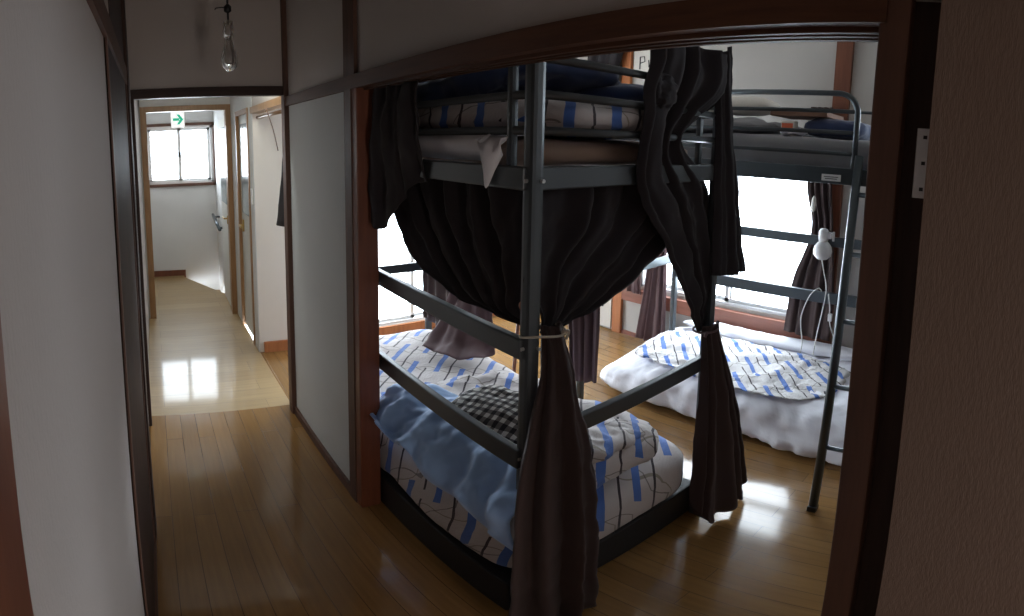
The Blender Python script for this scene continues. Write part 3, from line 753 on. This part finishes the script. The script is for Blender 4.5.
# near guard: hoop with rounded corner
hoop = [(P0, Q1, 1.862), (P0, .66, 1.862)] + [(P0, .66 - .085 * math.sin(a), 1.862 - .085 * (1 - math.cos(a))) for a in [math.pi / 2 * i / 8 for i in range(1, 9)]] + [(P0, .575, 1.52)]
obj('guard_hoop', tube(hoop, .0125, 12), M['metal2'], b2, True)
for z in (1.785, 1.695, 1.605):
    obj('guard_rail', tube([(P0, Q1, z), (P0, .575, z)], .009, 8), M['metal2'], b2, True)
for y in (Q1,):
    obj('guard_upright', tube([(P0, y, 1.5), (P0, y, 1.862)], .011, 8), M['metal2'], b2, True)
for z in (1.862, 1.70):
    obj('guard_rail', tube([(P1, Q1, z), (P1, Q0, z)], .009, 8), M['metal2'], b2, True)
    obj('guard_rail', tube([(P0, Q1, z), (P1, Q1, z)], .009, 8), M['metal2'], b2, True)
for y in (Q0, 1.0, Q1): obj('guard_upright', tube([(P1, y, 1.5), (P1, y, 1.862)], .009, 8), M['metal2'], b2, True)
s = obj('maker_sticker', bx(P0 - .018, P0 - .0145, .62, .70, 1.487, 1.515), M['wplastic'], b2); s['label'] = 'small white sticker with a grey line of print'
obj('print_line', boxes([(P0 - .0195, P0 - .018, .63, .69, 1.503, 1.506), (P0 - .0195, P0 - .018, .635, .685, 1.495, 1.498)]), M['ink'], s)
ld = obj('ladder', bmesh.new(), M['metal2'], b2)
bm = bmesh.new()
for y in (.55, .20): add_tube(bm, [(1.83, y, .0), (2.055, y, 1.60)], .018, 14, square=False)
bm.to_mesh(ld.data); bm.free()
for p in ld.data.polygons: p.use_smooth = True
for z in (.34, .63, .915, 1.195, 1.44):
    x = 1.83 + .225 * z / 1.6
    obj('rung', tube([(x, .20, z), (x, .55, z)], .011, 10), M['metal2'], ld, True)
for y in (.55, .20): obj('rubber_foot', bx(1.81, 1.85, y - .018, y + .018, 0, .03, bev=.004), M['black'], ld)
# upper bedding
tag(blob((2.51, 1.02, 1.60), (.40, .93, .075), M['greymat'], 'mattress', p=12, q=5, n=50, amp=.008, ns=5, seed=31), 'grey mattress on the upper deck of the loft bed by the window', 'mattress')
tag(blob((2.50, 1.47, 1.715), (.36, .46, .05), M['greymat'], 'folded_quilt', p=5, q=2.6, n=40, amp=.02, ns=5, seed=32, crease=.015), 'flat grey quilt on the upper deck by the window', 'quilt')
tag(blob((2.50, 1.36, 1.835), (.12, .26, .055), M['cream'], 'pillow', p=2.6, q=2.0, n=26, amp=.008, ns=6, seed=33), 'pale pillow lying on the flat grey quilt of the loft bed by the window', 'pillow')
bd = tag(blob((2.43, .76, 1.725), (.13, .15, .05), M['navy'], 'folded_clothes', p=4, q=3, n=20, amp=.01, ns=8, seed=34, crease=.01), 'dark folded clothes behind the rails at the ladder end', 'clothes')
tag(obj('cardboard_lid', bx(2.30, 2.56, .78, 1.06, 1.775, 1.80, bev=.003), M['brownp']), 'flat brown cardboard piece lying over the dark folded clothes', 'cardboard')
pk = thing('snack_packet', 'small white and orange packet on the grey mattress by the ladder end', 'packet', (2.28, .99, 1.67))
obj('packet_body', blob((0, 0, 0), (.03, .055, .035), M['cream'], 'tmp', n=10, amp=.002).data and bx(2.28, 2.33, .925, .995, 1.676, 1.750, bev=.008), M['cream'], pk)
bpy.data.objects.remove(bpy.data.objects['tmp'])
obj('orange_print', bx(2.2775, 2.281, .933, .987, 1.70, 1.737), M['orangep'], pk)
tag(blob((2.22, .90, 1.692), (.035, .065, .016), M['white'], 'crumpled_tissue', p=2.5, q=2, n=12, amp=.012, ns=20, seed=35), 'crumpled white tissue beside the orange packet', 'tissue')

# ================================================================== floor mattress by the window
mr = Matrix.Rotation(R(-3.0), 3, 'Z')
def skirt(W):
    c = Vector((2.68, 1.17, 0)); v = W - c
    v.x += 0
    t = max(0, (.24 - W.z) / .24)
    if v.x < 0: v.x -= .03 * t ** 1.3 * (1 + .25 * math.sin(v.y * 15) + .15 * math.sin(v.y * 37))
    if v.y > .6: v.y += .10 * t * max(0, (v.y - .6) / .25)
    if v.y < -.6: v.y -= .04 * t
    v.z -= 0
    # soft slump at the near left corner
    if v.y > .45: v.z *= 1 - .38 * min(1, (v.y - .45) / .45) * max(0, min(1, (.15 - v.x) / .4))
    v.x += (v.y * -.0) - .10 * max(0, -v.y) ** 1.5 * t * 1.2
    v = mr @ v
    return c + v
fm = tag(blob((2.69, 1.165, .15), (.45, .895, .15), M['white'], 'floor_mattress', p=7, q=4, n=90, amp=.012, ns=5, seed=41, crease=.018, deform=skirt), 'thick floor mattress under a loose white sheet by the window', 'mattress')
def qd(W):
    c = Vector((2.70, 1.22, .285)); v = W - c
    v = Matrix.Rotation(R(-4), 3, 'Z') @ v
    W = c + v
    if W.y > 1.75: W.z -= .10 * (W.y - 1.75) / .3 * max(0, min(1, (2.75 - W.x) / .4))
    return W
tag(blob((2.62, 1.30, .303), (.33, .62, .020), M['plaid2'], 'folded_quilt', p=3.6, q=2.2, n=60, amp=.022, ns=7, seed=42, crease=.022, deform=qd, uvs=1.1), 'plaid quilt spread on the white floor mattress by the window', 'quilt')
tag(blob((3.04, 1.2, .315), (.08, .74, .035), M['white'], 'rolled_sheet', p=4, q=2.2, n=40, amp=.012, ns=8, seed=43), 'white sheet roll bunched between the plaid quilt and the window sill', 'sheet')

# curtains by the window
W1 = [[(3.10, 2.30, 1.46), (3.10, 2.30, .95), (3.10, 2.31, .70), (3.09, 2.40, .05)], [(3.10, 2.26, 1.46), (3.10, 2.25, .95), (3.10, 2.24, .70), (3.10, 2.28, .04)], [(3.11, 2.20, 1.46), (3.11, 2.18, .95), (3.11, 2.16, .70), (3.10, 2.14, .05)]]
tag(cloth('curtain', W1, 3.5, .016, (-1, 0, 0), M['curtain3'], nu=70, nv=30, seed=51), 'narrow plum-brown curtain hanging to the floor left of the window', 'curtain')
W2 = [[(3.11, 1.16, 1.90), (3.11, 1.15, 1.40), (3.11, 1.10, 1.10), (3.11, 1.20, .75), (3.11, 1.24, .38)], [(3.11, 1.08, 1.90), (3.11, 1.06, 1.40), (3.11, 1.02, 1.10), (3.11, 1.06, .75), (3.11, 1.08, .36)], [(3.11, 1.02, 1.90), (3.11, .99, 1.40), (3.11, .96, 1.10), (3.11, .93, .75), (3.11, .93, .36)]]
tag(cloth('curtain', W2, 3.5, .016, (-1, 0, 0), M['curtain'], nu=70, nv=40, seed=52), 'brown curtain drawn aside at the right edge of the window', 'curtain')
W3 = [[(3.12, 3.02, 2.44), (3.12, 3.02, 1.9), (3.12, 3.02, 1.2)], [(3.12, 2.80, 2.44), (3.12, 2.80, 1.9), (3.12, 2.82, 1.2)], [(3.12, 2.62, 2.44), (3.12, 2.72, 2.05), (3.12, 2.70, 1.2)]]
tag(cloth('curtain', W3, 3, .016, (-1, 0, 0), M['curtain2'], nu=60, nv=30, seed=53), 'black cloth hanging high on the far wall left of the wooden pillar', 'curtain')
W4 = [[(3.13, 2.54, 1.2), (3.13, 2.54, .8), (3.13, 2.54, .41)], [(3.13, 2.42, 1.2), (3.13, 2.42, .8), (3.13, 2.40, .40)]]
tag(cloth('curtain', W4, 2, .010, (-1, 0, 0), M['curtain3'], nu=36, nv=16, seed=54), 'short plum curtain strip at the left jamb of the window above the sill', 'curtain')

# paper notice on the far wall above the window
no = thing('paper_notice', 'white paper notice with handwriting on the far wall above the beds', 'notice', (3.18, 2.45, 2.28))
obj('sheet', bx(3.180, 3.186, 2.34, 2.60, 2.17, 2.45), M['cream'], no)
ib = bmesh.new()
def st(pts, r=.004): add_tube(ib, [(3.178, y, z) for y, z in pts], r, 5)
st([(2.54, 2.20), (2.54, 2.30)]); st([(2.54, 2.30), (2.50, 2.30), (2.495, 2.26), (2.535, 2.25)])
st([(2.46, 2.27), (2.455, 2.21)]); st([(2.42, 2.30), (2.425, 2.22), (2.40, 2.20)]); st([(2.44, 2.265), (2.39, 2.265)])
for z in (2.36, 2.38, 2.41): st([(2.56, z), (2.47, z + .003), (2.38, z)], .0022)
obj('handwriting', ib, M['ink'], no)
pn = thing('paper_notice', 'small printed sheet pinned to the far wall behind the second post', 'notice', (3.18, 2.13, 2.12))
obj('sheet', bx(3.180, 3.186, 2.04, 2.22, 2.04, 2.20), M['cream'], pn)
obj('print_block', boxes([(3.176, 3.180, 2.09, 2.15, 2.11, 2.17), (3.176, 3.180, 2.07, 2.18, 2.075, 2.085)]), M['ink'], pn)

# plug, lamp and cables at the right of the window
ol = thing('wall_socket', 'white socket plate on the reddish pillar right of the window', 'socket', (3.155, 1.02, 1.13))
obj('plate', bx(3.150, 3.160, .985, 1.045, 1.09, 1.19, bev=.002), M['wplastic'], ol)
obj('socket_holes', boxes([(3.148, 3.151, 1.003, 1.007, 1.13, 1.145), (3.148, 3.151, 1.02, 1.024, 1.13, 1.145)]), M['black'], ol)
cl = thing('clip_lamp', 'white clip-on bulb lamp hanging on the rail right of the window', 'lamp', (2.92, .955, .96))
obj('bulb', lathe([(.006, -.062), (.03, -.055), (.048, -.035), (.054, -.005), (.050, .022), (.035, .045), (.022, .056), (.02, .06)], (2.915, .955, 1.015), 20), M['wplastic'], cl, True)
obj('socket', lathe([(.026, 0), (.030, .02), (.030, .06), (.022, .075), (.008, .08)], (2.915, .955, 1.07), 16), M['wplastic'], cl, True)
obj('clip', boxes([(2.90, 2.945, .905, .945, 1.09, 1.125), (2.915, 2.925, .89, .905, 1.075, 1.135)], bev=.004), M['wplastic'], cl)
tag(obj('power_cable', tube(catmull([(2.915, .955, .955), (2.92, .94, .88), (2.915, .915, .77), (2.915, .93, .62), (2.915, .95, .48), (2.90, .96, .33)], 30), .0035, 6), M['cable'], None, True), 'white cable falling straight down from the clip lamp', 'cable')
tag(obj('power_cable', tube(catmull([(2.955, .95, .70), (2.94, .955, .757), (2.92, .975, .765), (2.915, 1.02, .70), (2.91, 1.055, .56), (2.905, 1.035, .40), (2.90, 1.04, .325)], 30), .0035, 6), M['cable'], None, True), 'white cable looped over the lower rail left of the clip lamp', 'cable')
wc = thing('power_cable', 'white cable with an inline plug hanging right of the clip lamp', 'cable', (2.91, .88, .6))
obj('wire', tube(catmull([(2.915, .90, .745), (2.912, .885, .66), (2.91, .875, .55), (2.91, .83, .42), (2.90, .85, .33)], 24), .0035, 6), M['cable'], wc, True)
obj('plug', bx(2.902, 2.922, .865, .89, .57, .62, bev=.004), M['wplastic'], wc)
tag(obj('pull_cord_tag', lathe([(.002, .05), (.012, .03), (.016, -.01), (.012, -.045), (.003, -.055)], (3.07, 1.085, 1.28), 12), M['cream'], None, True), 'pale oval pull weight hanging in front of the brown window curtain', 'pull cord')

# kinds that repeat carry one group each
for o in list(C.objects):
    if o.parent is None and o.get('category'):
        n = o.name.split('.')[0]
        g = {'curtain': 'dark brown curtains', 'folded_quilt': 'quilts on the beds', 'mattress': 'mattresses of the loft beds', 'loft_bed': 'steel loft beds',
             'pillow': 'pillows on the beds', 'power_cable': 'white cables by the window', 'paper_notice': 'papers on the far wall',
             'curtain_tie': 'curtain ties at the posts', 'blanket': 'blankets on the draped bed'}.get(n)
        if g: o['group'] = g
